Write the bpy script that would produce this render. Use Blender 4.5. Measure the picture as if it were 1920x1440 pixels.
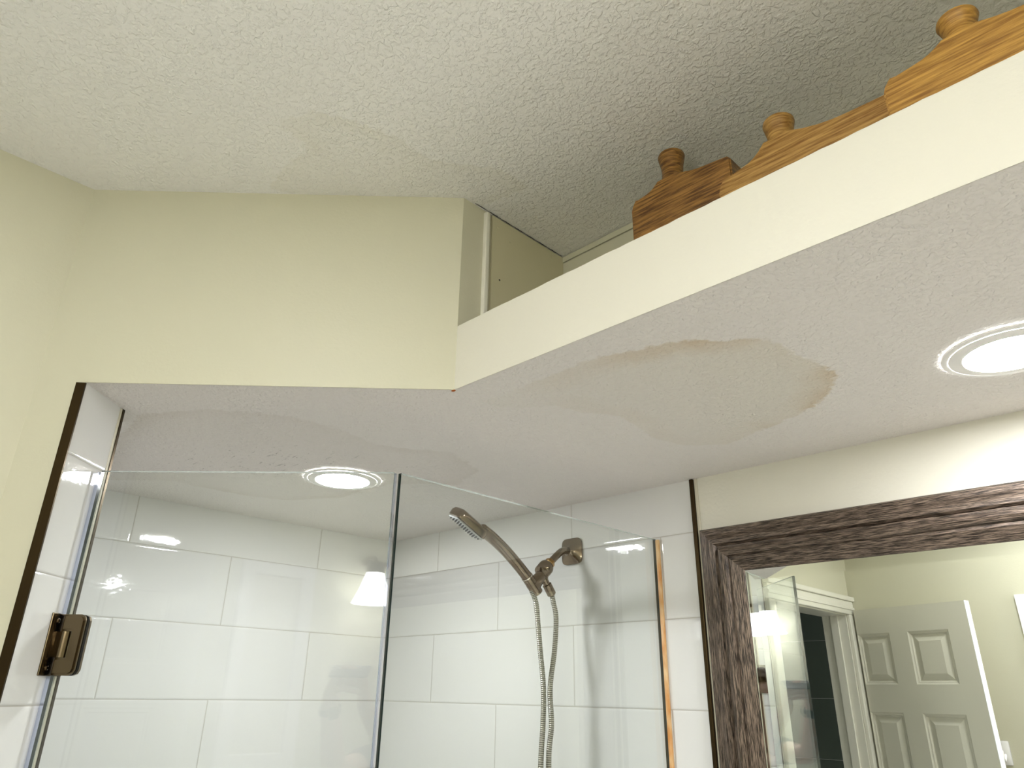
import bpy, bmesh, math, random
from mathutils import Vector, Matrix
random.seed(4)
for o in list(bpy.data.objects): bpy.data.objects.remove(o)
SC = bpy.context.scene
COL = SC.collection

# ------------------------------------------------------------------ camera
cam_d = bpy.data.cameras.new('camera'); cam = bpy.data.objects.new('camera', cam_d); COL.objects.link(cam)
Rr = Vector((0.7095357, 0.70451531, 0.01473986)); Uu = Vector((0.26890428, -0.29003651, 0.9184603)); Ff = Vector((-0.65134444, 0.64771676, 0.39523844))
cam.matrix_world = Matrix(((Rr.x, Uu.x, -Ff.x, 0), (Rr.y, Uu.y, -Ff.y, 0), (Rr.z, Uu.z, -Ff.z, 1.6), (0, 0, 0, 1)))
cam_d.sensor_width = 36; cam_d.sensor_fit = 'HORIZONTAL'; cam_d.lens = 36 * 1348.4 / 1920
cam_d.clip_start = 0.03
SC.camera = cam

# ------------------------------------------------------------------ world, light levels, exposure
W = bpy.data.worlds.new('world'); SC.world = W; W.use_nodes = True
W.node_tree.nodes['Background'].inputs[0].default_value = (0.75, 0.85, 1, 1)
W.node_tree.nodes['Background'].inputs[1].default_value = 0.3
CAN_POWER = 40.0        # emission of the soffit's recessed lights
HIGH_FILL_POWER = 49.0       # emission of the fill lights added out of view in the high ceiling
SHADE_POWER = 5.0       # emission of the vanity light's glass shades
SC.view_settings.view_transform = 'Standard'; SC.view_settings.look = 'None'
SC.view_settings.exposure = 1.93; SC.view_settings.gamma = 1.0
SC.view_settings.use_curve_mapping = False

# ------------------------------------------------------------------ helpers
def link(name, me, mat=None, parent=None):
    o = bpy.data.objects.new(name, me); COL.objects.link(o)
    if mat is not None:
        for m in (mat if isinstance(mat, (list, tuple)) else [mat]): me.materials.append(m)
    if parent: o.parent = parent
    return o
def obj(name, bm, mat, parent=None, smooth=False, origin=None):
    bmesh.ops.recalc_face_normals(bm, faces=bm.faces)
    me = bpy.data.meshes.new(name)
    if smooth:
        for f in bm.faces: f.smooth = True
    bm.to_mesh(me); bm.free()
    o = link(name, me, mat, parent)
    if smooth:
        me.set_sharp_from_angle(angle=math.radians(40))
    return o
def thing(name, label, cat, loc=(0, 0, 0), group=None):
    o = bpy.data.objects.new(name, None); COL.objects.link(o); o.location = loc
    o.empty_display_size = .05
    o['label'] = label; o['category'] = cat
    if group: o['group'] = group
    return o
def tag(o, label, cat, group=None):
    o['label'] = label; o['category'] = cat
    if group: o['group'] = group
    return o
def struct(name, bm, mat, parent=None, smooth=False):
    o = obj(name, bm, mat, parent, smooth)
    if not parent: o['kind'] = 'structure'
    return o
def box(bm, a, b, bev=0, M=None, mi=0):
    r = bmesh.ops.create_cube(bm, size=1)
    vs = r['verts']
    for v in vs:
        v.co = Vector([a[i] + (v.co[i] + .5) * (b[i] - a[i]) for i in range(3)])
    fs = list({f for v in vs for f in v.link_faces})
    if bev:
        es = list({e for v in vs for e in v.link_edges})
        rr = bmesh.ops.bevel(bm, geom=es, offset=bev, segments=2, affect='EDGES', profile=.5)
        vs = list({v for f in rr['faces'] for v in f.verts} | {v for v in vs if v.is_valid})
        fs = list({f for v in vs for f in v.link_faces})
    for f in fs: f.material_index = mi
    if M is not None:
        for v in vs: v.co = M @ v.co
    return bm
def prism(bm, poly, z0, z1, M=None):
    lo = [bm.verts.new((x, y, z0)) for x, y in poly]; hi = [bm.verts.new((x, y, z1)) for x, y in poly]
    n = len(poly)
    bm.faces.new(lo[::-1]); bm.faces.new(hi)
    for i in range(n): bm.faces.new((lo[i], lo[(i + 1) % n], hi[(i + 1) % n], hi[i]))
    if M is not None:
        for v in lo + hi: v.co = M @ v.co
    return bm
def lathe(bm, prof, M=Matrix.Identity(4), seg=40, cap=True):
    rings = []
    for r, z in prof:
        rings.append([bm.verts.new(M @ Vector((r * math.cos(2 * math.pi * k / seg), r * math.sin(2 * math.pi * k / seg), z))) for k in range(seg)])
    for a, b in zip(rings, rings[1:]):
        for k in range(seg): bm.faces.new((a[k], a[(k + 1) % seg], b[(k + 1) % seg], b[k]))
    if cap:
        bm.faces.new(rings[0][::-1]); bm.faces.new(rings[-1])
    return bm
def smooth_path(pts, n=8):
    P = [Vector(p) for p in pts]; out = []
    P = [2 * P[0] - P[1]] + P + [2 * P[-1] - P[-2]]
    for i in range(1, len(P) - 2):
        for k in range(n):
            t = k / n; a, b, c, d = P[i - 1:i + 3]
            out.append(.5 * ((2 * b) + (-a + c) * t + (2 * a - 5 * b + 4 * c - d) * t * t + (-a + 3 * b - 3 * c + d) * t ** 3))
    out.append(P[-2]); return out
def tube(bm, pts, rad, seg=16, sx=1.0, up=Vector((1, 0, 0)), cap=True):
    n = len(pts); rings = []
    for i, p in enumerate(pts):
        t = (pts[min(i + 1, n - 1)] - pts[max(i - 1, 0)]).normalized()
        a = up - t * up.dot(t); a.normalize(); b = t.cross(a)
        r = rad(i / (n - 1)) if callable(rad) else rad
        rr = r if isinstance(r, tuple) else (r * sx, r)
        rings.append([bm.verts.new(p + a * rr[0] * math.cos(2 * math.pi * k / seg) + b * rr[1] * math.sin(2 * math.pi * k / seg)) for k in range(seg)])
    for a, b in zip(rings, rings[1:]):
        for k in range(seg): bm.faces.new((a[k], a[(k + 1) % seg], b[(k + 1) % seg], b[k]))
    if cap: bm.faces.new(rings[0][::-1]); bm.faces.new(rings[-1])
    return bm
def axis_matrix(o, zdir, xdir=Vector((1, 0, 0))):
    z = Vector(zdir).normalized(); x = Vector(xdir); x = (x - z * x.dot(z)).normalized(); y = z.cross(x)
    return Matrix(((x.x, y.x, z.x, o[0]), (x.y, y.y, z.y, o[1]), (x.z, y.z, z.z, o[2]), (0, 0, 0, 1)))

# ------------------------------------------------------------------ materials
class N:
    def __init__(s, name):
        s.m = bpy.data.materials.new(name); s.m.use_nodes = True; s.t = s.m.node_tree; s.n = s.t.nodes; s.l = s.t.links
        s.p = s.n['Principled BSDF']; s.out = s.n['Material Output']
        s.co = None
    def set(s, **k):
        for a, v in k.items():
            i = s.p.inputs[a.replace('_', ' ')]
            if hasattr(v, 'is_linked') or isinstance(v, bpy.types.NodeSocket): s.l.new(v, i)
            else: i.default_value = (*v, 1) if isinstance(v, tuple) and len(v) == 3 else v
    def pos(s, scale=(1, 1, 1), loc=(0, 0, 0)):
        c = s.n.new('ShaderNodeNewGeometry') if s.world else s.n.new('ShaderNodeTexCoord')
        m = s.n.new('ShaderNodeMapping'); m.inputs['Scale'].default_value = scale; m.inputs['Location'].default_value = loc
        s.l.new(c.outputs['Position'] if s.world else c.outputs['Object'], m.inputs[0]); return m.outputs[0]
    world = True
    def noise(s, vec, scale, detail=3, rough=.5, dist=0):
        n = s.n.new('ShaderNodeTexNoise'); s.l.new(vec, n.inputs['Vector']); n.inputs['Scale'].default_value = scale
        n.inputs['Detail'].default_value = detail; n.inputs['Roughness'].default_value = rough; n.inputs['Distortion'].default_value = dist
        return n.outputs[0]
    def voro(s, vec, scale, rnd=1):
        n = s.n.new('ShaderNodeTexVoronoi'); s.l.new(vec, n.inputs['Vector']); n.inputs['Scale'].default_value = scale; return n.outputs['Distance']
    def math(s, op, a, b=0.0, c=None, clamp=False):
        n = s.n.new('ShaderNodeMath'); n.operation = op; n.use_clamp = clamp
        for i, v in enumerate((a, b) if c is None else (a, b, c)):
            if isinstance(v, bpy.types.NodeSocket): s.l.new(v, n.inputs[i])
            else: n.inputs[i].default_value = v
        return n.outputs[0]
    def ramp(s, f, stops, interp='LINEAR'):
        n = s.n.new('ShaderNodeValToRGB'); e = n.color_ramp.elements; n.color_ramp.interpolation = interp
        for i, (p, c) in enumerate(stops):
            if i >= len(e): e.new(p)
            e[i].position = p; e[i].color = (*c, 1) if isinstance(c, tuple) else (c, c, c, 1)
        s.l.new(f, n.inputs[0]); return n.outputs[0]
    def mix(s, f, a, b):
        n = s.n.new('ShaderNodeMix'); n.data_type = 'RGBA'
        for i, v in ((0, f), (6, a), (7, b)):
            if isinstance(v, bpy.types.NodeSocket): s.l.new(v, n.inputs[i])
            else: n.inputs[i].default_value = (*v, 1) if isinstance(v, tuple) else v
        return n.outputs[2]
    def bump(s, h, dist, strength=1.0, prev=None):
        n = s.n.new('ShaderNodeBump'); s.l.new(h, n.inputs['Height']); n.inputs['Distance'].default_value = dist; n.inputs['Strength'].default_value = strength
        if prev: s.l.new(prev, n.inputs['Normal'])
        s.l.new(n.outputs[0], s.p.inputs['Normal']); return n.outputs[0]
    def sep(s, v):
        n = s.n.new('ShaderNodeSeparateXYZ'); s.l.new(v, n.inputs[0]); return n.outputs
    def attr(s, name):
        n = s.n.new('ShaderNodeAttribute'); n.attribute_name = name; return n.outputs['Fac']

def paint(name, col, rough=.45, bump=.0006, scale=160):
    k = N(name); p = k.pos()
    k.set(Base_Color=col, Roughness=rough); k.p.inputs['Specular IOR Level'].default_value = .35
    h = k.noise(p, scale, 3)
    k.bump(h, bump, .5); return k.m
YEL = (.60, .58, .44); CREAM = (.72, .695, .60)
m_yellow = paint('yellow_green_wall_paint', YEL)
m_cream = paint('cream_wall_paint', CREAM, .45, .0011, 130)
m_niche = paint('old_olive_panel_paint', (.58, .54, .36), .35, .0004)
m_trim = paint('white_trim_paint', (.74, .72, .62), .3, .0002, 60)
m_door = paint('beige_door_paint', (.66, .64, .53), .35, .0002, 60)
m_dooredge_lit = paint('side_lit_door_edge_paint', (.9, .92, .92), .3, .0002, 60)  # door paint made whiter: light from the right put into the colour

def knockdown(name, base, stains, amp):
    """sprayed ceiling texture; stains are signed distance attributes (metres, negative inside)"""
    k = N(name); p = k.pos()
    n1 = k.noise(p, 105, 3, .5, .3); v = k.voro(p, 120)
    blob = k.ramp(n1, [(.46, 0.0), (.60, 1.0)])
    dots = k.ramp(v, [(.12, 1.0), (.42, 0.0)])
    h = k.math('ADD', k.math('MULTIPLY', blob, .75), k.math('MULTIPLY', dots, .45))
    h = k.math('ADD', h, k.math('MULTIPLY', k.noise(p, 220, 2), .35))
    col = base
    if stains:
        wob = k.math('ADD', k.math('MULTIPLY', k.math('SUBTRACT', k.noise(p, 9, 4), .5), .05), k.math('MULTIPLY', k.math('SUBTRACT', k.noise(p, 60, 3), .5), .032))
        for a, inner, ring, wid in stains:
            d = k.math('ADD', k.attr(a), wob)
            ins = k.math('MULTIPLY', d, -1 / .008, clamp=True)
            patch = k.ramp(k.noise(p, 5, 2), [(.4, 0.15), (.6, 1.0)])
            fx = k.math('ADD', k.math('MULTIPLY', k.sep(p)[0], 2.8), 2.45, clamp=True) if a == 'stain_a' and name.startswith('textured_soffit') else .6
            rr = k.math('MULTIPLY', k.math('MULTIPLY', ins, fx), k.math('SUBTRACT', 1.0, k.math('MULTIPLY', d, -1 / wid), clamp=True))
            col = k.mix(k.math('MULTIPLY', k.math('MULTIPLY', ins, k.math('ADD', k.math('MULTIPLY', fx, .7), .3)), .9), col, inner)
            col = k.mix(k.math('MULTIPLY', rr, patch), col, ring)
    # small dark specks where the coat has chipped
    sp = k.ramp(k.voro(p, 14), [(.0, 1.0), (.022, 0.0)], 'LINEAR')
    col = k.mix(k.math('MULTIPLY', sp, .25), col, (.2, .17, .12))
    k.set(Base_Color=col, Roughness=.6); k.p.inputs['Specular IOR Level'].default_value = .3
    k.bump(h, amp, 1.0); return k
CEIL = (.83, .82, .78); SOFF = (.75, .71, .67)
m_ceiling = knockdown('textured_ceiling_paint', CEIL, [('stain_a', (.80, .785, .725), (.765, .745, .665), .05)], .0014).m
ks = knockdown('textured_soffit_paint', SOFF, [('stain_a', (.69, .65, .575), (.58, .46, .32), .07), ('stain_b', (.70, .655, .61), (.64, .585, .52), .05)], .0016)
k = ks; p = k.pos((18, 60, 1))   # peeling flakes, long streaks inside the shower stain
fl = k.ramp(k.noise(p, 1.6, 6, .7, .4), [(.60, 0.0), (.66, 1.0)])
inb = k.math('MULTIPLY', k.attr('stain_c'), -1 / .12, clamp=True)
old = k.p.inputs['Base Color'].links[0].from_socket
k.l.new(k.mix(k.math('MULTIPLY', k.math('MULTIPLY', fl, inb), .75), old, (.28, .25, .22)), k.p.inputs['Base Color'])
m_soffit = ks.m

def tile(name, axis, u0, L, z0=1.979, H=.2045, base=(.715, .71, .695)):
    k = N(name); x, y, z = k.sep(k.pos())
    u = (x, y, None)[axis] if axis < 2 else k.math('MULTIPLY', k.math('ADD', x, k.math('MULTIPLY', y, -1.0)), .7071)
    rz = k.math('DIVIDE', k.math('SUBTRACT', z, z0), H)
    row = k.math('FLOOR', rz)
    par = k.math('ABSOLUTE', k.math('MODULO', row, 2.0))
    us = k.math('ADD', k.math('DIVIDE', k.math('SUBTRACT', u, u0), L), k.math('MULTIPLY', k.math('SUBTRACT', 1.0, par) if False else k.math('SUBTRACT', par, 0.0), .5))
    fu = k.math('FRACT', us); fz = k.math('FRACT', rz)
    def edge(f, size): return k.math('MULTIPLY', k.math('MINIMUM', f, k.math('SUBTRACT', 1.0, f)), size)
    d = k.math('MINIMUM', edge(fu, L), edge(fz, H)) if axis < 2 else edge(fz, H)
    g = k.ramp(k.math('MULTIPLY', d, 100.0), [(.10, 1.0), (.15, 0.0)])
    k.set(Base_Color=k.mix(g, base, (.50, .48, .44)), Roughness=k.math('ADD', k.math('MULTIPLY', g, .6), .04))
    h = k.ramp(k.math('MULTIPLY', d, 100.0), [(.08, 0.0), (.35, 1.0)], 'B_SPLINE')
    b1 = k.bump(h, .0012, 1.0)
    b2 = k.n.new('ShaderNodeBump'); k.l.new(k.noise(k.pos(), 28, 2), b2.inputs['Height']); b2.inputs['Distance'].default_value = .00035
    b2.inputs['Strength'].default_value = 1; k.l.new(b1, b2.inputs['Normal']); k.l.new(b2.outputs[0], k.p.inputs['Normal'])
    return k.m
# odd rows counted from the grout line at 1.979 m
m_tile_back = tile('white_tile_back_wall', 1, .689, .608)
m_tile_side = tile('white_tile_head_wall', 0, -1.352, .602)
m_tile_jamb = tile('white_tile_jamb', 2, 0, 5)
m_tile_left = tile('white_tile_left_wall', 0, -1.9, .602)

def metal(name, col, rough, streak=None):
    k = N(name); k.set(Base_Color=col, Metallic=1.0, Roughness=rough)
    if streak:
        n = k.noise(k.pos(streak), 1, 3, .6); k.bump(n, .0003, .4)
    return k.m
m_nickel = metal('brushed_nickel', (.25, .195, .14), .14)
m_bronze = metal('bronze_trim', (.05, .034, .016), .35)
m_hinge = metal('dark_brushed_nickel_hinge', (.15, .115, .07), .2)
m_pol = metal('polished_bevel', (.75, .70, .62), .15)
m_brass = metal('worn_brass_nut', (.45, .27, .10), .35)
k = N('hose_braid'); x = k.attr('along')
w1 = k.math('SINE', k.math('MULTIPLY', x, 2 * math.pi / .0048))
k.set(Base_Color=k.mix(k.math('MULTIPLY_ADD', w1, .5, .5), (.12, .11, .09), (.55, .53, .47)), Metallic=1.0, Roughness=.3)
k.bump(w1, .0008, .8); m_hose = k.m
k = N('rust'); k.set(Base_Color=(.35, .10, .02), Roughness=.9); m_rust = k.m
k = N('dark_plastic'); k.set(Base_Color=(.02, .02, .02), Roughness=.35); m_black = k.m
k = N('spray_face_grey'); k.set(Base_Color=(.45, .46, .46), Roughness=.25); m_face = k.m

def glass(name, tint, ior=1.5):
    m = bpy.data.materials.new(name); m.use_nodes = True; t = m.node_tree; t.nodes.clear()
    o = t.nodes.new('ShaderNodeOutputMaterial'); mx = t.nodes.new('ShaderNodeMixShader'); tr = t.nodes.new('ShaderNodeBsdfTransparent'); gl = t.nodes.new('ShaderNodeBsdfGlossy'); fr = t.nodes.new('ShaderNodeFresnel')
    geo = t.nodes.new('ShaderNodeNewGeometry'); bf = t.nodes.new('ShaderNodeMix'); bf.data_type = 'FLOAT'
    # a pane is thin: the same reflectance from both sides of each face
    t.links.new(geo.outputs['Backfacing'], bf.inputs[0]); bf.inputs[2].default_value = ior; bf.inputs[3].default_value = 1 / ior
    t.links.new(bf.outputs[0], fr.inputs['IOR'])
    tr.inputs[0].default_value = (*tint, 1); gl.inputs['Roughness'].default_value = 0.0; gl.inputs['Color'].default_value = (1, 1, 1, 1)
    t.links.new(fr.outputs[0], mx.inputs[0]); t.links.new(tr.outputs[0], mx.inputs[1]); t.links.new(gl.outputs[0], mx.inputs[2]); t.links.new(mx.outputs[0], o.inputs[0])
    return m
m_glass = glass('clear_shower_glass', (.955, .972, .962))
m_seal = glass('clear_plastic_seal', (.80, .83, .90))
k = N('glass_cut_edge'); k.set(Base_Color=(.50, .56, .52), Roughness=.12, IOR=1.5); k.p.inputs['Transmission Weight'].default_value = .35; m_gedge = k.m
k = N('glass_dark_edge'); k.set(Base_Color=(.015, .025, .02), Roughness=.1); m_gdark = k.m
k = N('amber_silicone'); n_ = k.noise(k.pos((1, 1, .3)), 60, 3); k.set(Base_Color=k.ramp(n_, [(.35, (.55, .24, .06)), (.65, (.72, .50, .26))]), Roughness=.35); m_amber = k.m
k = N('caulk'); k.set(Base_Color=(.66, .62, .50), Roughness=.5); m_caulk = k.m
k = N('mirror_silver'); k.set(Base_Color=(.90, .93, .91), Metallic=1.0, Roughness=0.0); m_mirror = k.m

def grain(name, sc, dark, light, rough=.4, metallic=0.0, lo=.38, hi=.66, bump=.0006):
    k = N(name); n = k.noise(k.pos(sc), 1, 5, .65, .15)
    k.set(Base_Color=k.ramp(n, [(lo, dark), ((lo + hi) / 2, tuple((a + b) / 2 for a, b in zip(dark, light))), (hi, light)]), Roughness=rough, Metallic=metallic)
    k.bump(n, bump, .7); return k.m
m_fr_h = grain('brown_brushed_frame_wood_level', (30, 500, 900), (.016, .010, .006), (.25, .185, .14), .3, .3, .45, .60, .001)
m_fr_v = grain('brown_brushed_frame_wood_upright', (900, 500, 30), (.016, .010, .006), (.25, .185, .14), .3, .3, .45, .60, .001)
m_w1 = grain('dark_oak_veneer', (16, 60, 260), (.085, .030, .004), (.40, .20, .045), .4)
m_w2 = grain('golden_oak_veneer', (13, 60, 230), (.20, .085, .010), (.50, .29, .075), .4)
m_w3 = grain('light_oak_veneer', (13, 60, 230), (.23, .10, .012), (.56, .31, .06), .4)
def emit(name, col, s, base=(.9, .9, .88)):
    k = N(name); k.set(Base_Color=base, Roughness=.3); k.p.inputs['Emission Color'].default_value = (*col, 1); k.p.inputs['Emission Strength'].default_value = s; return k.m
m_lens = emit('lit_recessed_lens', (.96, .975, 1.0), CAN_POWER)
m_lens_fill = emit('added_fill_lens', (.96, .975, 1.0), HIGH_FILL_POWER)
m_shade = emit('lit_frosted_shade', (.95, .97, 1.0), SHADE_POWER)
k = N('white_fixture_enamel'); k.set(Base_Color=(.85, .83, .80), Roughness=.35); m_white = k.m
k = N('floor_tile'); k.set(Base_Color=(.80, .78, .75), Roughness=.4); m_floor = k.m
k = N('white_countertop'); k.set(Base_Color=(.82, .80, .76), Roughness=.15); m_counter = k.m
m_cab = paint('cabinet_paint', (.74, .73, .70), .4, .0002, 60)
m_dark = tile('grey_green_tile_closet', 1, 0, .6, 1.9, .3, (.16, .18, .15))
k = N('skin'); k.set(Base_Color=(.62, .42, .33), Roughness=.5); k.p.inputs['Subsurface Weight'].default_value = .1; k.p.inputs['Subsurface Radius'].default_value = (.01, .004, .002); m_skin = k.m
k = N('dark_cloth'); k.set(Base_Color=(.02, .022, .028), Roughness=.9); m_cloth = k.m
k = N('brown_hair'); k.set(Base_Color=(.05, .03, .018), Roughness=.6); m_hair = k.m

# ------------------------------------------------------------------ room shell
CZ, SZ, SHT = 2.547, 2.113, 2.248          # ceiling, underside of the soffit, lip of the shelf
YV, YF, YN = 1.598, .788, 1.10             # vanity wall, fascia, back of the shelf niche
XB, XL, XR, YO = -2.226, -1.478, 1.35, -.76
P0, P1 = Vector((-.943, .788)), Vector((-1.478, .239))      # the 45 degree face over the shower door
PJ, PK = Vector((-1.417, .303)), Vector((-1.511, .399))     # jamb

def sdist(px, py, poly):
    d = 1e9; ins = False; n = len(poly)
    for i in range(n):
        ax, ay = poly[i]; bx, by = poly[(i + 1) % n]
        ex, ey = bx - ax, by - ay; t = max(0, min(1, ((px - ax) * ex + (py - ay) * ey) / (ex * ex + ey * ey)))
        d = min(d, (px - ax - t * ex) ** 2 + (py - ay - t * ey) ** 2)
        if (ay > py) != (by > py) and px < (bx - ax) * (py - ay) / (by - ay) + ax: ins = not ins
    d = math.sqrt(d); return -d if ins else d
def stained_sheet(name, pieces, z, mat, stains, step=.02, down=True):
    bm = bmesh.new()
    for (x0, x1, y0, y1, cut) in pieces:
        b = bmesh.new(); nx = int((x1 - x0) / step) + 1; ny = int((y1 - y0) / step) + 1
        vs = [[b.verts.new((x0 + (x1 - x0) * i / nx, y0 + (y1 - y0) * j / ny, z)) for j in range(ny + 1)] for i in range(nx + 1)]
        for i in range(nx):
            for j in range(ny): b.faces.new((vs[i][j], vs[i][j + 1], vs[i + 1][j + 1], vs[i + 1][j]))
        if cut:
            bmesh.ops.bisect_plane(b, geom=b.verts[:] + b.edges[:] + b.faces[:], plane_co=cut[0], plane_no=cut[1], clear_outer=True)
        me = bpy.data.meshes.new('t'); b.to_mesh(me); b.free(); bm.from_mesh(me); bpy.data.meshes.remove(me)
    me = bpy.data.meshes.new(name); bm.to_mesh(me); bm.free()
    for a, poly in stains.items():
        at = me.attributes.new(a, 'FLOAT', 'POINT')
        at.data.foreach_set('value', [sdist(v.co.x, v.co.y, poly) for v in me.vertices])
    o = link(name, me, mat); o['kind'] = 'structure'; return o
ST_A = [(-.957, .850), (-.879, .861), (-.758, .858), (-.65, .856), (-.588, .873), (-.535, .897), (-.483, .938), (-.427, .985), (-.412, 1.064), (-.408, 1.124), (-.408, 1.199), (-.444, 1.263), (-.526, 1.335), (-.615, 1.358), (-.732, 1.405), (-.816, 1.354), (-.835, 1.248), (-.811, 1.094), (-.86, .989), (-.937, .918)]
ST_B = [(-2.12, .56), (-1.7, .45), (-1.502, .43), (-1.375, .526), (-1.315, .61), (-1.278, .685), (-1.286, .766), (-1.309, .865), (-1.277, .946), (-1.235, 1.038), (-1.284, 1.169), (-1.438, 1.233), (-1.567, 1.10), (-1.8, 1.1), (-1.95, 1.0), (-2.0, .848), (-1.98, .691)]
ST_C = [(-1.95, .55), (-1.66, .52), (-1.50, .60), (-1.40, .74), (-1.36, .9), (-1.30, 1.05), (-1.36, 1.15), (-1.5, 1.1), (-1.6, .98), (-1.8, .9), (-1.9, .75)]
ST_D = [(-1.229, .488), (-1.15, .47), (-1.04, .49), (-1.03, .40), (-.936, .442), (-.894, .573), (-.90, .66), (-.86, .72), (-.82, .78), (-.83, .86), (-.95, .84)]
nrm = Vector((-(P1 - P0).y, (P1 - P0).x, 0)).normalized()
if nrm.dot(Vector((-1, 1, 0))) > 0: nrm = -nrm
stained_sheet('ceiling', [(XB - .1, XR, YO, YV, None)], CZ, m_ceiling, {'stain_a': ST_D}, .03)
sof = stained_sheet('ceiling', [(XB, P0.x, .2, YV, ((P0.x, P0.y, 0), nrm)), (P0.x, XR, P0.y, YV, None)], SZ, m_soffit, {'stain_a': ST_A, 'stain_b': ST_B, 'stain_c': ST_C}, .02)
bm = bmesh.new(); box(bm, (-3.0, YO - .1, -.05), (XR + .1, YV + .1, 0)); struct('floor', bm, m_floor)
bm = bmesh.new(); box(bm, (XB - .1, YV, 0), (-.943, YV + .1, SZ)); struct('wall_shower_head', bm, m_tile_side)
bm = bmesh.new(); box(bm, (-.943, YV, 0), (XR, YV + .1, SZ)); struct('wall_vanity', bm, m_cream)
bm = bmesh.new(); box(bm, (XB - .1, .3, 0), (XB, YV, SZ)); struct('wall_shower_back', bm, m_tile_back)
bm = bmesh.new(); box(bm, (XB, .36, 0), (-1.60, .399, SZ)); struct('wall_shower_left', bm, m_tile_left)
# angled stub between the left wall and the shower opening, with tiled jamb face
bm = bmesh.new(); prism(bm, [(-1.478, .239), (-1.417, .3016), (-1.512, .3975), (-1.60, .399), (-1.60, .239)], 0, SZ + .0006); struct('wall_stub', bm, m_yellow)
n2 = Vector((.70, .715, 0)).normalized()
def strip(a, b, th, z0, z1, bm):   # upright plate along a->b, thickness to the left of a->b
    d = (Vector(b) - Vector(a)).normalized(); n = Vector((-d.y, d.x)) * th
    prism(bm, [a, b, (b[0] + n.x, b[1] + n.y), (a[0] + n.x, a[1] + n.y)], z0, z1)
bm = bmesh.new(); strip((PK.x, PK.y), (PJ.x, PJ.y), .001, 0, SZ, bm); struct('wall_jamb', bm, m_tile_jamb)
bm = bmesh.new(); strip((-1.4262, .2926), (-1.4155, .3055), .004, 0, SZ - .001, bm)
for v in bm.verts: v.co += Vector((.0028, -.0028, 0))
struct('trim_1', bm, m_bronze)
jd = (PJ - PK).normalized(); ja = PK - jd * .004; jb = PK + jd * .003; jc = PK + jd * .008
bm = bmesh.new(); strip(tuple(ja), tuple(jb), .0045, 0, SZ - .001, bm); struct('trim_2', bm, m_bronze)
bm = bmesh.new(); strip(tuple(jb), tuple(jc), .003, 0, SZ - .001, bm); struct('trim_3', bm, m_caulk)
bm = bmesh.new(); box(bm, (-.949, YV - .009, .9), (-.938, YV - .0002, SZ - .001), .002); struct('trim_4', bm, m_bronze)
bm = bmesh.new(); box(bm, (-.9375, YV - .003, .9), (-.929, YV - .0002, SZ - .001)); struct('trim_5', bm, m_caulk)
# soffit: the angled face and its return, the fascia, the shelf
bm = bmesh.new(); prism(bm, [(P0.x, P0.y), (P1.x, P1.y), (-1.60, .24), (-1.2, YN), (-.946, YN)], SZ + .0005, CZ); struct('wall_soffit', bm, m_yellow)
bm = bmesh.new(); box(bm, (P0.x, YF, SZ + .0006), (XR, YF + .03, SHT - .004))
struct('wall_fascia', bm, m_cream)
bm = bmesh.new(); n = 150; top = []
for i in range(n + 1):
    x = P0.x + (XR - P0.x) * i / n; dz = random.uniform(-.0006, .0006)
    top.append([bm.verts.new((x, YF, SHT - .006)), bm.verts.new((x, YF + .001, SHT - .001 + dz)), bm.verts.new((x, YF + .029, SHT - .001)), bm.verts.new((x, YF + .03, SHT - .006))])
for a, b in zip(top, top[1:]):
    for j in range(3): bm.faces.new((a[j], b[j], b[j + 1], a[j + 1]))
struct('trim_6', bm, m_cream)
bm = bmesh.new(); box(bm, (-.945, YF + .03, SZ + .001), (XR, YN, 2.135)); struct('wall_shelf', bm, m_cream)
bm = bmesh.new(); box(bm, (-.946, YN, 2.12), (XR, YN + .05, CZ)); struct('wall_niche', bm, m_yellow)
bm = bmesh.new(); box(bm, (-.9495, .868, 2.135), (-.939, YN - .001, CZ - .003)); pan = struct('wall_niche_end', bm, m_niche)
bm = bmesh.new(); box(bm, (-.950, .846, 2.135), (-.934, .857, CZ - .006), .002); struct('trim_7', bm, m_trim)
bm = bmesh.new(); box(bm, (-.939, YN - .005, CZ - .016), (XR, YN - .0005, CZ - .002)); box(bm, (-.939, YN - .003, CZ - .05), (XR, YN - .0005, CZ - .018)); struct('trim_8', bm, m_yellow)
bm = bmesh.new()
for y, z in [(.921, 2.504), (1.056, 2.495), (1.056, 2.53), (.885, 2.52)]:
    lathe(bm, [(.0035, 0), (.0035, .0008), (.002, .0012)], axis_matrix((-.939, y, z), (1, 0, 0), (0, 1, 0)), 12)
o = obj('screw_head', bm, m_niche, pan)
bm = bmesh.new(); lathe(bm, [(.0022, 0), (.0022, .0006)], axis_matrix((-.939, .892, 2.393), (1, 0, 0), (0, 1, 0)), 12); obj('screw_hole', bm, m_black, pan)
cr = [Vector((-.9375, .815 + .275 * i / 60, CZ - .0007 - .0012 * random.random())) for i in range(61)]
bm = bmesh.new(); tube(bm, cr, lambda s_: .0004 + .0005 * abs(math.sin(s_ * 23)), 6); obj('crack', bm, m_black, pan)
bm = bmesh.new(); bmesh.ops.create_icosphere(bm, subdivisions=2, radius=.0035)
for v in bm.verts: v.co = Vector((v.co.x * 1.5 - .946, v.co.y + .7885, v.co.z * .4 + SZ - .0005))
o = struct('corner_rust_spot', bm, m_rust, bpy.data.objects['wall_soffit'], True)
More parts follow.
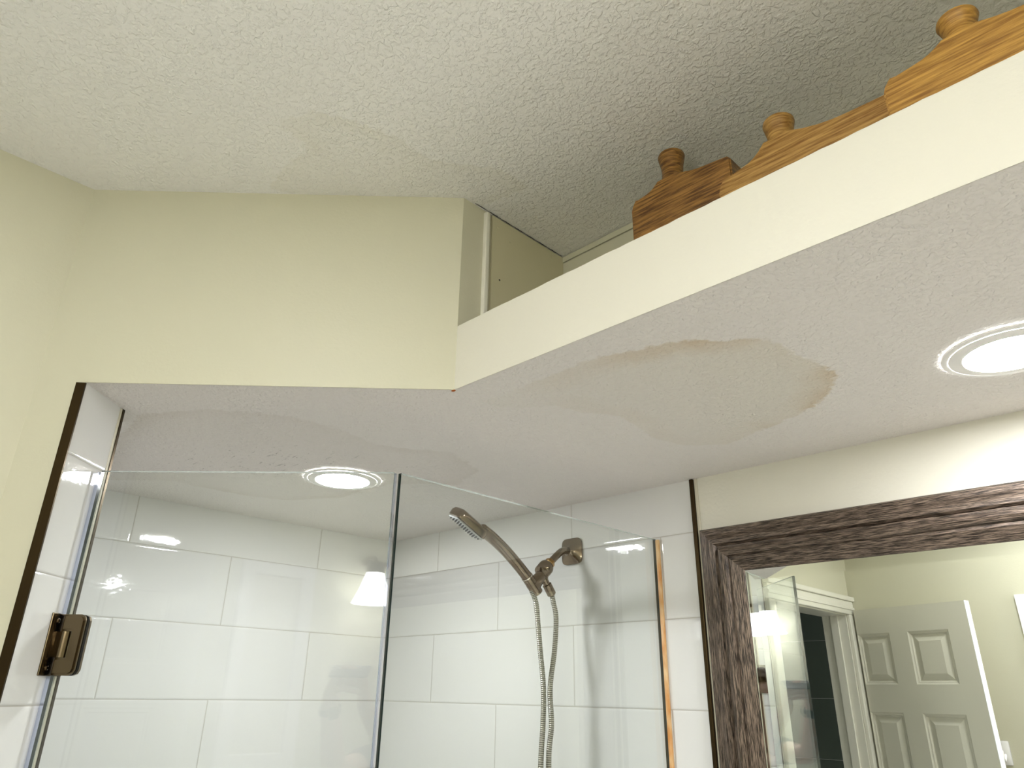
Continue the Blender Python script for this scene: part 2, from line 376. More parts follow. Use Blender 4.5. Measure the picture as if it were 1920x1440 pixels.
# left wall with the doorway, the wall opposite the vanity, right wall
OY0, OY1, OZ = -.70, .105, 2.0
bm = bmesh.new()
box(bm, (XL - .12, OY1, 0), (XL, .239, CZ)); box(bm, (XL - .12, YO, 0), (XL, OY0, CZ)); box(bm, (XL - .12, OY0, OZ), (XL, OY1, CZ))
struct('wall_left', bm, m_yellow)
bm = bmesh.new(); box(bm, (XL - .12, YO - .1, 0), (XR, YO, CZ)); struct('wall_opposite', bm, m_yellow)
bm = bmesh.new(); box(bm, (XR, YO, 0), (XR + .1, YV + .1, CZ)); struct('wall_right', bm, m_yellow)
bm = bmesh.new()
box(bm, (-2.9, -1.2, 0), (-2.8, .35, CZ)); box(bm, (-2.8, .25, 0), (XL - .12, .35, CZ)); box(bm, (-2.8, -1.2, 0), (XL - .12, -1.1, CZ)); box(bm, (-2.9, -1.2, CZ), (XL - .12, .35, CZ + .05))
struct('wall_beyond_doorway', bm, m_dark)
# casing round the doorway
bm = bmesh.new()
box(bm, (XL, OY0 - .058, OZ - .01), (XL + .018, OY1 + .058, OZ + .055), .004)
box(bm, (XL, OY0 - .062, OZ + .055), (XL + .028, OY1 + .062, OZ + .078), .004)
box(bm, (XL, OY0 - .060, OZ + .012), (XL + .023, OY1 + .060, OZ + .026), .003)
box(bm, (XL, OY1 - .005, 0), (XL + .018, OY1 + .058, OZ - .01), .004)
box(bm, (XL, OY0 - .056, 0), (XL + .018, OY0 + .005, OZ - .01), .004)
struct('trim_9', bm, m_trim)
bm = bmesh.new()
box(bm, (XL - .12, OY0, 0), (XL, OY0 + .015, OZ)); box(bm, (XL - .12, OY1 - .015, 0), (XL, OY1, OZ)); box(bm, (XL - .12, OY0 + .015, OZ - .015), (XL, OY1 - .015, OZ - .0005))
box(bm, (XL - .075, OY0 + .015, 0), (XL - .04, OY0 + .027, OZ - .015))
struct('trim_10', bm, m_trim)

# ------------------------------------------------------------------ panelled door, open against the opposite wall
door = bpy.data.objects.new('door_1', None); COL.objects.link(door); door['kind'] = 'structure'
A = Vector((-1.450, -.722, 0)); B = Vector((-.916, -.585, 0)); dd = (B - A).normalized(); dn = Vector((-dd.y, dd.x, 0)); DW = (B - A).length
MD = Matrix(((dd.x, dn.x, 0, A.x), (dd.y, dn.y, 0, A.y), (0, 0, 1, 0), (0, 0, 0, 1)))   # local x along the door, y towards the vanity
bm = bmesh.new()
xs = [0, .002, .170, .262, .456, DW]; zs = [.012, .22, .80, .90, 1.545, 1.665, 1.895, 2.01]
rc = .012
def quad(bm, pts): return bm.faces.new([bm.verts.new(MD @ Vector(p)) for p in pts])
for i in range(5):
    for j in range(7):
        x0, x1, z0, z1 = xs[i], xs[i + 1], zs[j], zs[j + 1]
        if i in (1, 3) and j in (1, 3, 5):
            rings = [(0, 0), (.006, -.004), (.012, -.005), (.016, -rc), (.02, -rc), (.045, -.003)]
            prev = None
            for m, d in rings:
                r = [bm.verts.new(MD @ Vector(q)) for q in ((x0 + m, d, z0 + m), (x1 - m, d, z0 + m), (x1 - m, d, z1 - m), (x0 + m, d, z1 - m))]
                if prev:
                    for a in range(4): bm.faces.new((prev[a], prev[(a + 1) % 4], r[(a + 1) % 4], r[a]))
                prev = r
            bm.faces.new(prev)
        else: quad(bm, [(x0, 0, z0), (x1, 0, z0), (x1, 0, z1), (x0, 0, z1)])
for q in ([(0, 0, .012), (0, -.035, .012), (0, -.035, 2.01), (0, 0, 2.01)], [(0, -.035, .012), (DW, -.035, .012), (DW, -.035, 2.01), (0, -.035, 2.01)],
          [(0, 0, 2.01), (DW, 0, 2.01), (DW, -.035, 2.01), (0, -.035, 2.01)], [(0, 0, .012), (DW, 0, .012), (DW, -.035, .012), (0, -.035, .012)]): quad(bm, q)
bmesh.ops.remove_doubles(bm, verts=bm.verts, dist=1e-5)
obj('door_leaf', bm, m_door, door)
bm = bmesh.new(); box(bm, (DW, -.035, .012), (DW + .002, 0, 2.01), 0, MD); o = obj('latch_edge', bm, m_dooredge_lit, door); o['label'] = 'edge of the door, side light painted into its colour'
bm = bmesh.new(); lathe(bm, [(.012, 0), (.012, .03), (.026, .04), (.028, .055), (.018, .065)], MD @ axis_matrix((DW - .06, 0, .95), (0, 1, 0), (1, 0, 0)), 24); obj('door_knob', bm, m_nickel, door, True)

# ------------------------------------------------------------------ white framed picture and hook on the opposite wall
t = thing('picture_frame', 'white mitred frame on the far wall, cut by the right edge of the mirror', 'picture frame', (-.6, YO, 1.62))
x0, x1, z0, z1 = -.752, -.47, 1.35, 2.037
bm = bmesh.new()
def mitred(bm, x0, x1, z0, z1, yb, prof, sign, sides='TLBR'):
    """prof: (inset, height) pairs; sign +1 stands out towards -y"""
    C = {}
    for m, h in prof:
        C[(m, h)] = [Vector((x0 + m, yb - sign * h, z0 + m)), Vector((x1 - m, yb - sign * h, z0 + m)), Vector((x1 - m, yb - sign * h, z1 - m)), Vector((x0 + m, yb - sign * h, z1 - m))]
    idx = {'B': (0, 1), 'R': (1, 2), 'T': (2, 3), 'L': (3, 0)}
    for s in sides:
        a, b = idx[s]
        for p, q in zip(prof, prof[1:]):
            bm.faces.new([bm.verts.new(v) for v in (C[p][a], C[p][b], C[q][b], C[q][a])])
        for e in (a, b): bm.faces.new([bm.verts.new(C[p][e]) for p in prof])
    bmesh.ops.remove_doubles(bm, verts=bm.verts, dist=1e-6)
loc = Vector((-.6, YO, 1.62))
mitred(bm, x0, x1, z0, z1, YO, [(0, 0), (0, .018), (.045, .014), (.05, .006), (.05, 0)], -1)
for v in bm.verts: v.co -= loc
obj('frame_moulding', bm, m_white, t)
bm = bmesh.new(); box(bm, (x0 + .045, YO, z0 + .045), (x1 - .045, YO + .006, z1 - .045))
for v in bm.verts: v.co -= loc
obj('picture_panel', bm, m_cream, t)
t = thing('wall_hook', 'rounded white plastic hook on the far wall beside the open door', 'hook', (-.93, YO, 1.40))
bm = bmesh.new(); box(bm, (-.022, .0, -.05), (.022, .008, .045), .006); obj('hook_plate', bm, m_white, t, True)
bm = bmesh.new(); tube(bm, smooth_path([(0, .006, -.01), (0, .03, -.03), (0, .045, -.02), (0, .05, .01)]), .006, 12); obj('hook_arm', bm, m_white, t, True)

# ------------------------------------------------------------------ vanity below the frame of the picture
t = thing('vanity_counter', 'white vanity counter along the mirror wall', 'counter', (0, 1.3, 0))
bm = bmesh.new(); box(bm, (-.90, -.24, .86), (1.2, .295, .90), .004); obj('countertop', bm, m_counter, t)
bm = bmesh.new(); box(bm, (-.88, -.22, .0), (1.2, .295, .86)); obj('cabinet', bm, m_cab, t)

# ------------------------------------------------------------------ mirror
t = thing('wall_mirror', 'large wall mirror in a wide dark brown brushed wood frame', 'mirror', (-.2, YV, 1.40))
MX0, MX1, MZ0, MZ1 = -.926, .62, .96, 1.9765
LOC = Vector((-.2, YV, 1.40))
prof = [(0, 0), (0, .016), (.004, .021), (.016, .022), (.030, .029), (.040, .029), (.046, .022), (.051, .022), (.054, .031), (.062, .035), (.070, .032), (.074, .025), (.080, .026), (.104, .013), (.107, .009), (.107, 0)]
for s, m in (('T', m_fr_h), ('L', m_fr_v), ('B', m_fr_h), ('R', m_fr_v)):
    bm = bmesh.new(); mitred(bm, MX0, MX1, MZ0, MZ1, YV - .0005, prof, 1, s)
    for v in bm.verts: v.co -= LOC
    obj({'T': 'top_rail', 'L': 'left_rail', 'B': 'bottom_rail', 'R': 'right_rail'}[s], bm, m, t)
bm = bmesh.new(); i0 = .100; bw = .022; gy = YV - .010
a = [(MX0 + i0, gy, MZ0 + i0), (MX1 - i0, gy, MZ0 + i0), (MX1 - i0, gy, MZ1 - i0), (MX0 + i0, gy, MZ1 - i0)]
i1 = .107 + bw
b = [(MX0 + i1, gy - .0008, MZ0 + i1), (MX1 - i1, gy - .0008, MZ0 + i1), (MX1 - i1, gy - .0008, MZ1 - i1), (MX0 + i1, gy - .0008, MZ1 - i1)]
bk = [(x, YV - .001, z) for x, y, z in a]
va, vb, vk = [[bm.verts.new(Vector(q) - LOC) for q in L_] for L_ in (a, b, bk)]
bm.faces.new(vb)
for j in range(4): bm.faces.new((va[j], va[(j + 1) % 4], vb[(j + 1) % 4], vb[j])); bm.faces.new((va[j], va[(j + 1) % 4], vk[(j + 1) % 4], vk[j]))
bm.faces.new(vk)
obj('mirror_glass', bm, m_mirror, t)

# ------------------------------------------------------------------ shower glass
GZ = 1.975
def pane(bm, a, b, th, z0, z1, e0=2, e1=2):
    """pane between plan points a and b; faces: 0 glass, 1 light cut edges, 2 dark end edges"""
    a = Vector((a[0], a[1], 0)); b = Vector((b[0], b[1], 0)); d = (b - a).normalized(); n = Vector((-d.y, d.x, 0)) * th / 2
    c = [a - n, b - n, b + n, a + n]
    lo = [bm.verts.new(p + Vector((0, 0, z0))) for p in c]; hi = [bm.verts.new(p + Vector((0, 0, z1))) for p in c]
    f = bm.faces.new(lo[::-1]); f.material_index = 1
    f = bm.faces.new(hi); f.material_index = 1
    for i, mi in ((0, 0), (1, e1), (2, 0), (3, e0)):
        f = bm.faces.new((lo[i], lo[(i + 1) % 4], hi[(i + 1) % 4], hi[i])); f.material_index = mi
DA, DB = Vector((-1.4813, .3846)), Vector((-1.0745, .7635)); dv = (DB - DA).normalized(); dnn = Vector((dv.y, -dv.x))   # dnn looks at the room
door_t = thing('shower_door', 'frameless clear glass shower door hinged on the tiled left jamb', 'shower door', (DA.x, DA.y, .1))
o3 = Vector((DA.x, DA.y, .1))
def sub(bm, o=o3):
    for v in bm.verts: v.co -= o
    return bm
bm = bmesh.new(); pane(bm, DA, DB, .009, .12, GZ, 2, 1); obj('glass_pane', sub(bm), [m_glass, m_gedge, m_gdark], door_t)
bm = bmesh.new(); q0 = DA - dv * .0095 - dnn * .001; q1 = DA - dv * .0012 - dnn * .001; pane(bm, q0, q1, .003, .12, GZ - .002); obj('edge_seal', sub(bm), [m_seal, m_seal, m_seal], door_t)
bm = bmesh.new(); q0 = DB + dv * .0005 ; q1 = DB + dv * .004; pane(bm, q0, q1, .008, .12, GZ - .002); obj('strike_seal', sub(bm), [m_seal, m_gedge, m_seal], door_t)
# hinge
def loc2(s, w, z): return DA.to_3d() + dv.to_3d() * s + dnn.to_3d() * w + Vector((0, 0, z))
MH = Matrix(((dv.x, dnn.x, 0, DA.x), (dv.y, dnn.y, 0, DA.y), (0, 0, 1, 1.666), (0, 0, 0, 1)))
bm = bmesh.new()
def hplate(bm, w0, w1):
    c = .006; x0, x1, z0, z1 = .0005, .040, -.0495, .0495; nz = .0215; nx = .0195
    pts = [(x0, z0), (x1 - c * 1.6, z0), (x1 - c * .5, z0 + c * .5), (x1, z0 + c * 1.6), (x1, z1 - c * 1.6), (x1 - c * .5, z1 - c * .5), (x1 - c * 1.6, z1), (x0, z1), (x0, nz), (nx, nz), (nx, -nz), (x0, -nz)]
    M = MH @ Matrix(((1, 0, 0, 0), (0, 0, 1, 0), (0, 1, 0, 0), (0, 0, 0, 1)))
    prism(bm, pts, w0, w1, M)
hplate(bm, .0048, .0105); bmesh.ops.recalc_face_normals(bm, faces=bm.faces)
es = [e for e in bm.edges if all(abs(((MH.inverted() @ v.co).y) - .0105) < 1e-4 for v in e.verts)]
bmesh.ops.bevel(bm, geom=es, offset=.0035, segments=2, affect='EDGES')
hplate(bm, -.0105, -.0048)
hin = obj('hinge', sub(bm), m_hinge, door_t)
bm = bmesh.new()
M = MH; lathe(bm, [(.0115, -.021), (.0115, .021)], M @ Matrix.Translation((.0065, .0, 0)), 32); box(bm, (-.0065, -.010, -.021), (.008, .0095, .021), .002, M); obj('hinge_barrel', sub(bm), m_hinge, hin, True)
bm = bmesh.new(); jx = -.0100
box(bm, (jx, -.028, -.0505), (jx + .0035, .028, .0505), .0012, MH); box(bm, (jx + .0035, -.022, -.048), (jx + .0045, .022, .048), 0, MH)
obj('wall_plate', sub(bm), m_hinge, hin)
bm = bmesh.new()
for z in (.038, -.038):
    for w in (.013, -.013):
        lathe(bm, [(.0042, 0), (.0042, .001), (.0028, .0016)], MH @ axis_matrix((jx + .0045, w, z), (1, 0, 0), (0, 1, 0)), 16)
obj('hinge_screw', sub(bm), m_nickel, hin)
# return panel
t = thing('shower_glass_panel', 'fixed clear glass panel running from the door to the shower head wall', 'glass panel', (-1.07, 1.18, .1)); o3b = Vector((-1.07, 1.18, .1))
bm = bmesh.new(); pane(bm, (-1.0700, .7725), (-1.0700, 1.5965), .009, .12, GZ); obj('glass_pane', sub(bm, o3b), [m_glass, m_gedge, m_gdark], t)
bm = bmesh.new(); box(bm, (-1.0635, 1.5905, .12), (-1.0525, 1.5975, GZ - .003), .002); o = obj('silicone_bead', sub(bm, o3b), m_amber, t, True); o['label'] = 'amber stained sealant strip'
# curb under the glass
bm = bmesh.new(); pts = [(-1.53, .34), (-1.06, .745), (-1.03, 1.5975), (-1.11, 1.5975), (-1.12, .80), (-1.56, .39)]
prism(bm, [(-1.515, .405), (-1.42, .31), (-1.04, .74), (-1.03, 1.597), (-1.11, 1.597), (-1.11, .79)], 0, .118); struct('trim_11', bm, m_tile_jamb)

# ------------------------------------------------------------------ hand shower
FX = -1.348
t = thing('hand_shower', 'brushed nickel hand shower in its wall bracket with two hose ends', 'shower head', (FX, YV, 1.976)); OS = Vector((FX, YV, 1.976))
def S_(bm): return sub(bm, OS)
bm = bmesh.new()   # rounded square escutcheon
rings = []
for k_, (s, y, n) in enumerate([(.036, 0, 5), (.037, .006, 5), (.033, .0095, 4), (.020, .0135, 2.5), (.013, .020, 2), (.0112, .024, 2)]):
    ring = []
    for j in range(48):
        a = 2 * math.pi * j / 48; c, s_ = math.cos(a), math.sin(a); r = s / ((abs(c) ** n + abs(s_) ** n) ** (1 / n))
        ring.append(bm.verts.new((FX + r * c, YV - .0005 - y, 1.976 + r * s_)))
    if rings:
        for j in range(48): bm.faces.new((rings[-1][j], rings[-1][(j + 1) % 48], ring[(j + 1) % 48], ring[j]))
    rings.append(ring)
bm.faces.new(rings[-1]); bm.faces.new(rings[0][::-1])
obj('wall_flange', S_(bm), m_nickel, t, True)
bm = bmesh.new(); tube(bm, smooth_path([(FX, 1.590, 1.976), (FX, 1.565, 1.975), (FX, 1.545, 1.968), (FX, 1.522, 1.951), (FX, 1.495, 1.928)]), .0098, 24); obj('shower_arm', S_(bm), m_nickel, t, True)
ax = Vector((0, -.74, -.67)).normalized()
bm = bmesh.new(); lathe(bm, [(.0125, 0), (.0145, .002), (.0145, .012), (.0125, .014)], axis_matrix((FX, 1.503, 1.936), ax), 6); obj('swivel_nut', S_(bm), m_brass, t)
bm = bmesh.new(); lathe(bm, [(.012, 0), (.019, .006), (.0215, .012), (.0215, .026), (.0185, .031), (.0215, .034), (.0205, .040), (.012, .047)], axis_matrix((FX, 1.493, 1.927), ax), 32); obj('ball_joint', S_(bm), m_nickel, t, True)
bm = bmesh.new()   # Y shaped bracket: from the ball joint to the handle socket, and the outlet for the hose
tube(bm, [Vector(p) for p in ((FX, 1.468, 1.902), (FX, 1.455, 1.886), (FX, 1.440, 1.872), (FX, 1.428, 1.858))], lambda s: (.014 + .004 * s, .014 + .008 * s), 24)
tube(bm, [Vector(p) for p in ((FX, 1.462, 1.900), (FX, 1.476, 1.884))], .012, 20)
obj('bracket', S_(bm), m_nickel, t, True)
hd = Vector((0, -.735, .678)).normalized()     # handle axis, up and away from the wall
def hp(s, off=0): return Vector((FX, 1.432, 1.862)) + hd * s + Vector((0, -.678, -.735)) * off
bm = bmesh.new(); tube(bm, [hp(-.022), hp(-.02), hp(.030), hp(.032)], lambda s: .0155, 24); obj('handle_socket', S_(bm), m_nickel, t, True)
bm = bmesh.new(); tube(bm, [hp(.031), hp(.034)], .0162, 24); obj('socket_ring', S_(bm), m_pol, t, True)
bm = bmesh.new(); hpth = smooth_path([hp(.034), (FX, 1.372, 1.911), (FX, 1.330, 1.939), (FX, 1.290, 1.961), (FX, 1.262, 1.974), (FX, 1.236, 1.983)], 6)
tube(bm, hpth, lambda s: (.0145 + .0085 * s ** 2, .0145 - .001 * s), 24); obj('handle', S_(bm), m_nickel, t, True)
# head: thin rounded slab, spray face down towards the room
ha = Vector((0, -.90, .43)).normalized(); hn = Vector((0, .43, .90)).normalized()
hx = Vector((1, 0, 0)); hn, hx = hn * math.cos(.40) + hx * math.sin(.40), hx * math.cos(.40) - hn * math.sin(.40)
c0 = Vector((FX, 1.196, 1.992)); MHd = Matrix(((hx.x, ha.x, hn.x, c0.x), (hx.y, ha.y, hn.y, c0.y), (hx.z, ha.z, hn.z, c0.z), (0, 0, 0, 1)))
bm = bmesh.new(); rings = []
for (sx, sy, z, nn) in [(.026, .048, -.012, 6), (.030, .052, -.010, 6), (.0305, .0525, .004, 6), (.027, .050, .011, 5), (.018, .044, .0145, 4)]:
    ring = []
    for j in range(56):
        a = 2 * math.pi * j / 56; c, s_ = math.cos(a), math.sin(a); r = 1 / ((abs(c) ** nn + abs(s_) ** nn) ** (1 / nn))
        tp = 1 - .12 * (s_ < 0) * abs(s_)
        ring.append(bm.verts.new(MHd @ Vector((sx * r * c * tp, sy * r * s_, z))))
    if rings:
        for j in range(56): bm.faces.new((rings[-1][j], rings[-1][(j + 1) % 56], ring[(j + 1) % 56], ring[j]))
    rings.append(ring)
bm.faces.new(rings[0][::-1]); bm.faces.new(rings[-1]); head = obj('spray_head', S_(bm), m_nickel, t, True)
bm = bmesh.new(); box(bm, (-.025, -.047, -.0165), (.025, .047, -.0118), .004, MHd); obj('spray_face', S_(bm), m_face, head, True)
bm = bmesh.new()
for i in range(6):
    for j in range(11):
        lathe(bm, [(.0019, 0), (.0014, -.0028)], MHd @ Matrix.Translation((-.019 + i * .0076, -.041 + j * .0082 + (i % 2) * .003, -.0163)), 8)
nz = obj('nozzle', S_(bm), m_black, head); nz['kind'] = 'stuff'
cd = Vector((0, .63, -.776)).normalized(); cp = Vector((FX, 1.476, 1.885))
bm = bmesh.new(); lathe(bm, [(.0095, 0), (.0095, .014), (.0125, .016), (.0125, .046), (.009, .050)], axis_matrix(cp, cd), 24); obj('hose_connector', S_(bm), m_nickel, t, True)
# the hose is one loop hanging from the handle and from the connector
hose_pts = [(FX - .001, 1.426, 1.852), (FX - .002, 1.445, 1.821), (FX - .004, 1.456, 1.762), (FX - .006, 1.466, 1.703), (FX - .008, 1.480, 1.614), (FX - .008, 1.478, 1.528), (FX - .004, 1.465, 1.434), (FX, 1.455, 1.2), (FX, 1.46, .85), (FX, 1.47, .78),
            (FX, 1.485, .76), (FX, 1.50, .78), (FX, 1.505, .85), (FX + .003, 1.50, 1.2), (FX + .004, 1.485, 1.433), (FX + .008, 1.492, 1.528), (FX + .008, 1.488, 1.614), (FX + .006, 1.508, 1.705), (FX + .003, 1.519, 1.786), (FX, 1.512, 1.828), (FX, 1.506, 1.848)]
pp = smooth_path(hose_pts, 14); bm = bmesh.new(); tube(bm, pp, .0068, 12)
ly = bm.verts.layers.float.new('along'); s = 0
bm.verts.ensure_lookup_table()
for i, p in enumerate(pp):
    if i: s += (pp[i] - pp[i - 1]).length
    for k_ in range(12): bm.verts[i * 12 + k_][ly] = s
o = obj('shower_hose', bm, m_hose, None, True); tag(o, 'ribbed metal shower hose hanging in a loop below the bracket', 'hose')

# ------------------------------------------------------------------ recessed lights
def can(x, y, z, label, lens=None):
    t = thing('recessed_light', label, 'ceiling light', (x, y, z), 'recessed lights')
    bm = bmesh.new(); lathe(bm, [(.100, -.0005), (.0995, -.003), (.094, -.0045), (.090, -.0042)], seg=72, cap=False); obj('trim_ring', bm, m_white, t, True)
    bm = bmesh.new(); lathe(bm, [(.0895, -.0045), (.086, -.0055), (.070, -.0075)], seg=72, cap=False); obj('baffle', bm, m_white, t, True)
    bm = bmesh.new(); lathe(bm, [(.0698, -.0035), (.0695, -.0073)], seg=72); obj('lens', bm, lens or m_lens, t)
    return t
can(-.166, 1.284, SZ, 'lit recessed light in the soffit above the dark framed mirror')
can(-1.617, .985, SZ, 'lit recessed light over the shower, seen through the door glass')
can(.62, 1.284, SZ, 'lit recessed light in the soffit, outside the picture to the right')
can(.36, -.24, CZ, 'added fill light, shaped as a recessed light in the high ceiling, above the photographer', m_lens_fill)  # this and the next two: unseen, added to brighten the ceiling by floor bounce
can(.75, -.35, CZ, 'added fill light, shaped as a recessed light in the high ceiling, near the right wall', m_lens_fill)
can(-.55, -.28, CZ, 'added fill light, shaped as a recessed light in the high ceiling, nearest the doorway', m_lens_fill)

# ------------------------------------------------------------------ vanity light on the opposite wall (seen in the glass)
t = thing('vanity_light', 'nickel vanity light with flared frosted shades, reflected in the glass', 'wall light', (-.12, YO, 2.08))
bm = bmesh.new(); box(bm, (-.15, 0, -.012), (.36, .02, .012), .004); obj('back_plate', bm, m_nickel, t)
for x in (-.15, .06, .27):
    bm = bmesh.new(); tube(bm, smooth_path([(x, .02, 0), (x, .06, .012), (x, .11, .005), (x, .12, -.02)]), .007, 12); obj('light_arm', bm, m_nickel, t, True)
    bm = bmesh.new(); lathe(bm, [(.034, -.058), (.034, -.016), (.030, -.012)], Matrix.Translation((x, .12, 0)), 32); obj('shade_cap', bm, m_nickel, t, True)
    bm = bmesh.new(); pr = [(.035, -.055), (.044, -.080), (.056, -.115), (.072, -.150), (.082, -.170)]; lathe(bm, pr, Matrix.Translation((x, .12, 0)), 48, False)
    pr2 = [(r - .003, z) for r, z in pr]; lathe(bm, pr2, Matrix.Translation((x, .12, 0)), 48, False)
    obj('lamp_shade', bm, m_shade, t, True)

# ------------------------------------------------------------------ wooden bottle-shaped vases on the shelf
def vase(label, x, y, z, wl, wr, hs, hn_, nr, dep, mat, rise, drop):
    """x,y: neck axis; wl/wr: widths left and right of it; hs: shoulder height; hn_: full height"""
    t = thing('wooden_vase', label, 'vase', (x, y, z), 'wooden bottle vases on the shelf')
    pts = [(-wl, 0), (-wl, hs - .022), (-wl + .003, hs - .012), (-wl + .011, hs - .004)]
    for k_ in range(9):
        s = k_ / 8; xx = -wl + .011 + (wl - .011 - nr * .80) * s; pts.append((xx, hs - .004 + rise * .45 * s + rise * .6 * max(0, (s - .5) / .5) ** 2.2))
    r_ = []
    for k_ in range(9):
        s = k_ / 8; xx = nr * .80 + (wr - .006 - nr * .80) * s; r_.append((xx, hs - .004 + rise * .45 + rise * .6 * max(0, ((1 - s) - .5) / .5) ** 2.2 - (drop + rise * .45) * s))
    pts += r_ + [(wr, hs - .012 - drop), (wr, 0)]
    bm = bmesh.new(); prism(bm, pts, -dep / 2, dep / 2, Matrix(((1, 0, 0, 0), (0, 0, 1, 0), (0, 1, 0, 0), (0, 0, 0, 1))))
    bmesh.ops.recalc_face_normals(bm, faces=bm.faces)
    es = [e for e in bm.edges if all(abs(abs(v.co.y) - dep / 2) < 1e-5 for v in e.verts) and abs(e.verts[0].co.y - e.verts[1].co.y) < 1e-6]
    bmesh.ops.bevel(bm, geom=es, offset=.0025, segments=2, affect='EDGES')
    obj('vase_body', bm, mat, t, True)
    bm = bmesh.new(); h0 = hs + .012; H_ = hn_ - h0
    prof = [(nr * 1.02, h0 - .02), (nr * .86, h0 + .004), (nr * .78, h0 + H_ * .38), (nr * .82, h0 + H_ * .6), (nr * .95, h0 + H_ * .85), (nr * 1.0, hn_ - .003), (nr * .97, hn_), (nr * .7, hn_), (nr * .66, hn_ - .015)]
    lathe(bm, prof, seg=40); obj('vase_neck', bm, mat, t, True)
    return t
SZT = 2.135
vase('dark oak bottle vase, smallest of the three and furthest left', -.549, .955, SZT, .079, .124, 2.449 - SZT, 2.524 - SZT, .0245, .05, m_w1, .018, .005)
vase('golden oak bottle vase in the middle, overlapping the left one', -.328, .905, SZT, .100, .20, 2.357 - SZT, 2.427 - SZT, .0240, .05, m_w2, .030, -.006)
vase('light oak bottle vase in front, cut off by the right edge', -.070, .855, SZT, .094, .16, 2.340 - SZT, 2.393 - SZT, .0240, .05, m_w3, .018, -.006)


# ------------------------------------------------------------------ the person holding up a phone, seen only as a reflection
def skinned(name, joints, bones, mat, parent, sub=2):
    me = bpy.data.meshes.new(name); me.from_pydata([Vector(j[0]) for j in joints], bones, [])
    bmx = bmesh.new(); bmx.from_mesh(me); ly = bmx.verts.layers.skin.verify(); bmx.verts.ensure_lookup_table()
    for i, j in enumerate(joints):
        r = j[1]; bmx.verts[i][ly].radius = r if isinstance(r, tuple) else (r, r); bmx.verts[i][ly].use_root = (i == 0)
    bmx.to_mesh(me); bmx.free()
    o = link(name, me, mat, parent)
    md = o.modifiers.new('skin', 'SKIN'); md.use_smooth_shade = True
    s = o.modifiers.new('sub', 'SUBSURF'); s.levels = sub; s.render_levels = sub
    return o
per = thing('person', 'person in dark clothes holding up a phone with both hands, reflected in the glass', 'person', (-.16, -.42, 0))
Fd = Vector((-.70, .714, 0)); Rt = Vector((.714, .70, 0)); U = Vector((0, 0, 1)); O_ = Vector((0, 0, 0))
def Q(r, f, z): return Rt * r + Fd * f + U * z
LE, LW = Vector((-.36, .06, 1.36)), Vector((-.42, .10, 1.57))
RE, RW = Vector((-.14, .16, 1.30)), Vector((-.34, .175, 1.56))
J = [(Q(0, 0, .95), (.13, .10)), (Q(0, 0, 1.10), (.12, .09)), (Q(0, -.01, 1.28), (.135, .10)), (Q(0, -.01, 1.38), (.10, .08)), (Q(0, 0, 1.44), .055), (Q(0, .02, 1.50), .056),
     (Q(0, .03, 1.555), (.075, .085)), (Q(0, .035, 1.62), (.078, .092)), (Q(0, .03, 1.68), (.062, .075)),
     (Q(-.17, -.01, 1.37), .058), (LE, .043), (LW, .027), (Q(.17, -.01, 1.37), .058), (RE, .043), (RW, .027),
     (Q(-.09, 0, .86), .085), (Q(-.10, .01, .48), .058), (Q(-.10, -.02, .09), .04), (Q(-.10, .10, .045), .035), (Q(.09, 0, .86), .085), (Q(.10, .01, .48), .058), (Q(.10, -.02, .09), .04), (Q(.10, .10, .045), .035)]
Bn = [(0, 1), (1, 2), (2, 3), (3, 4), (4, 5), (5, 6), (6, 7), (7, 8), (3, 9), (9, 10), (10, 11), (3, 12), (12, 13), (13, 14), (0, 15), (15, 16), (16, 17), (17, 18), (0, 19), (19, 20), (20, 21), (21, 22)]
# hands: palm plus five fingers closing on the phone
ph = Vector((-.405, .185, 1.655))     # centre of the phone, relative to the person
def add_hand(wi, W_, side):
    P = len(J); c = W_ + (ph - W_) * .42 + U * .012 + Rt * .012 * side
    J.append((c, (.034, .018))); Bn.append((wi, P))
    for k_ in range(4):
        b = c + U * (.036 - .020 * k_) + (ph - W_).normalized() * .010
        m = b - Fd * 0 + Rt * (-side) * .028 + Fd * .016 + U * .006
        e = m + Rt * (-side) * .022 - Fd * .012
        i = len(J); J.extend([(b, .0098), (m, .0088), (e, .0078)]); Bn.extend([(P, i), (i, i + 1), (i + 1, i + 2)])
    i = len(J); J.extend([(c - Fd * .022 + U * .006, .0105), (c - Fd * .030 + U * .03 - Rt * side * .012, .0092)]); Bn.extend([(P, i), (i, i + 1)])
add_hand(11, LW, -1); add_hand(14, RW, 1)
skinned('body', J, Bn, m_skin, per)
def cloth(nm, idx, grow, bones):
    jj = [(J[i][0], tuple(a + grow for a in (J[i][1] if isinstance(J[i][1], tuple) else (J[i][1],) * 2))) for i in idx]
    return skinned(nm, jj, bones, m_cloth, per)
jj = [(J[i][0], tuple(a + .012 for a in (J[i][1] if isinstance(J[i][1], tuple) else (J[i][1],) * 2))) for i in (0, 1, 2, 3, 9, 12)]
jj.append((J[9][0].lerp(J[10][0], .55), (.060, .060))); jj.append((J[12][0].lerp(J[13][0], .55), (.060, .060)))
skinned('shirt', jj, [(0, 1), (1, 2), (2, 3), (3, 4), (3, 5), (4, 6), (5, 7)], m_cloth, per)
cloth('trousers', (0, 15, 16, 17, 19, 20, 21), .014, [(0, 1), (1, 2), (2, 3), (0, 4), (4, 5), (5, 6)])
bm = bmesh.new(); bmesh.ops.create_uvsphere(bm, u_segments=28, v_segments=18, radius=1)
for v in bm.verts:
    x, y, z = v.co
    v.co = Q(x * .088, .018 + y * .098 - (.03 if y > 0 and z < .35 else 0) * 1.2, 1.645 + z * .095 - (.06 if y < .2 and z < -.2 else 0))
obj('hair', bm, m_hair, per, True)
face = bmesh.new()
face.free()
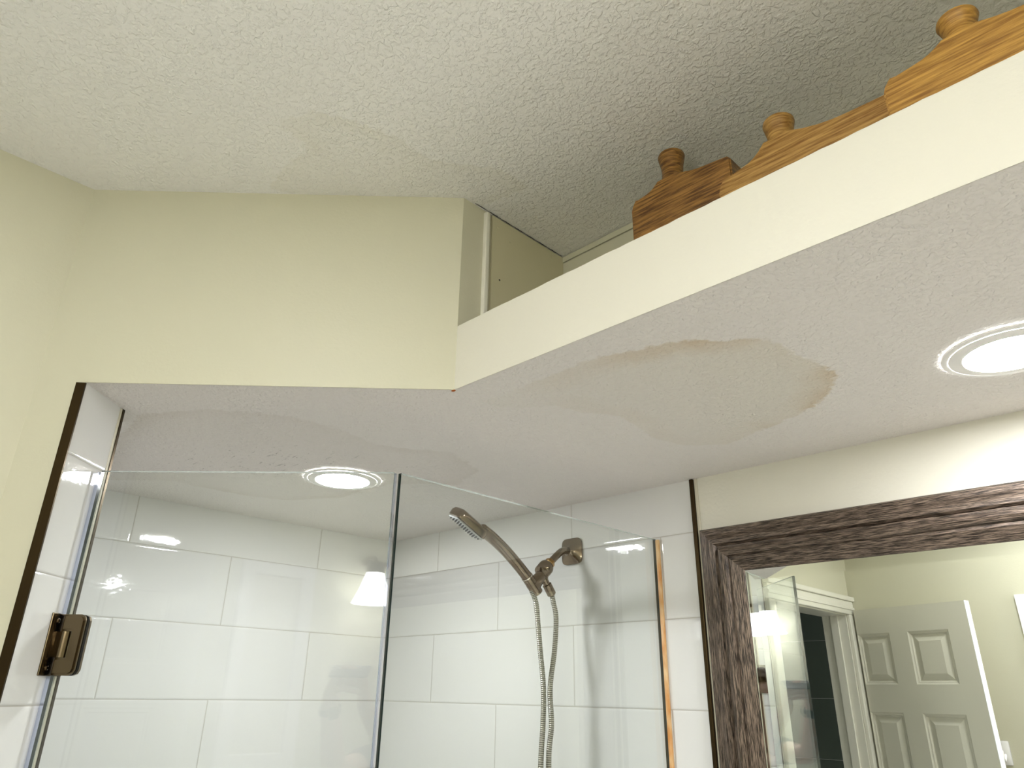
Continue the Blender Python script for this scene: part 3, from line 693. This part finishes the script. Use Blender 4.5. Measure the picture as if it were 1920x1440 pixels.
for r in (-.030, .030):
    face = bmesh.new(); box(face, (r - .011, .108, 1.612), (r + .011, .118, 1.622), .003, Matrix(((Rt.x, Fd.x, 0, 0), (Rt.y, Fd.y, 0, 0), (0, 0, 1, 0), (0, 0, 0, 1)))); obj('eye', face, m_black, per, True)
face = bmesh.new(); FM = Matrix(((Rt.x, Fd.x, 0, 0), (Rt.y, Fd.y, 0, 0), (0, 0, 1, 0), (0, 0, 0, 1)))
prism(face, [(-.009, .105), (.009, .105), (.004, .138), (-.004, .138)], 1.575, 1.585, FM); prism(face, [(-.006, .105), (.006, .105), (.003, .122), (-.003, .122)], 1.585, 1.612, FM)
obj('nose', face, m_skin, per, True)
face = bmesh.new(); box(face, (-.022, .104, 1.545), (.022, .120, 1.552), .003, FM); obj('mouth', face, m_brass, per, True)
for s_ in (-1, 1):
    bm = bmesh.new(); box(bm, (s_ * .078 - .008, .01, 1.58), (s_ * .078 + .008, .04, 1.63), .006, FM); obj('ear', bm, m_skin, per, True)
# watch on the left wrist
wp = Vector((-.16, -.42, 0)) + LW.lerp(LE, .12); wd = (LW - LE).normalized()
t = thing('wrist_watch', 'dark square watch on a black strap on the raised wrist', 'watch', tuple(wp))
MW = axis_matrix((0, 0, 0), wd, (-.3, 1, 0))
bm = bmesh.new(); lathe(bm, [(.0325, -.010), (.0345, -.010), (.0345, .010), (.0325, .010)], MW, 40, False); obj('watch_strap', bm, m_black, t, True)
bm = bmesh.new(); box(bm, (.032, -.017, -.019), (.043, .017, .019), .004, MW); obj('watch_case', bm, m_pol, t, True)
bm = bmesh.new(); box(bm, (.0425, -.014, -.016), (.0445, .014, .016), .001, MW); obj('watch_screen', bm, m_black, t)
# phone
pc = Vector((-.16, -.42, 0)) + ph
t = thing('phone', 'dark phone held up level between two hands', 'phone', tuple(pc))
MP = Matrix(((Rt.x, Fd.x, 0, 0), (Rt.y, Fd.y, 0, 0), (0, 0, 1, 0), (0, 0, 0, 1))) @ Matrix.Rotation(math.radians(62), 4, 'X')
bm = bmesh.new(); box(bm, (-.060, -.004, -.034), (.060, .004, .034), .003, MP); obj('phone_case', bm, m_black, t, True)
bm = bmesh.new()
for x, z in ((-.058, .02), (-.058, .0), (-.040, .01)): lathe(bm, [(.007, 0), (.007, .002)], MP @ axis_matrix((x, .004, z), (0, 1, 0), (1, 0, 0)), 20)
obj('camera_lens', bm, m_face, t)
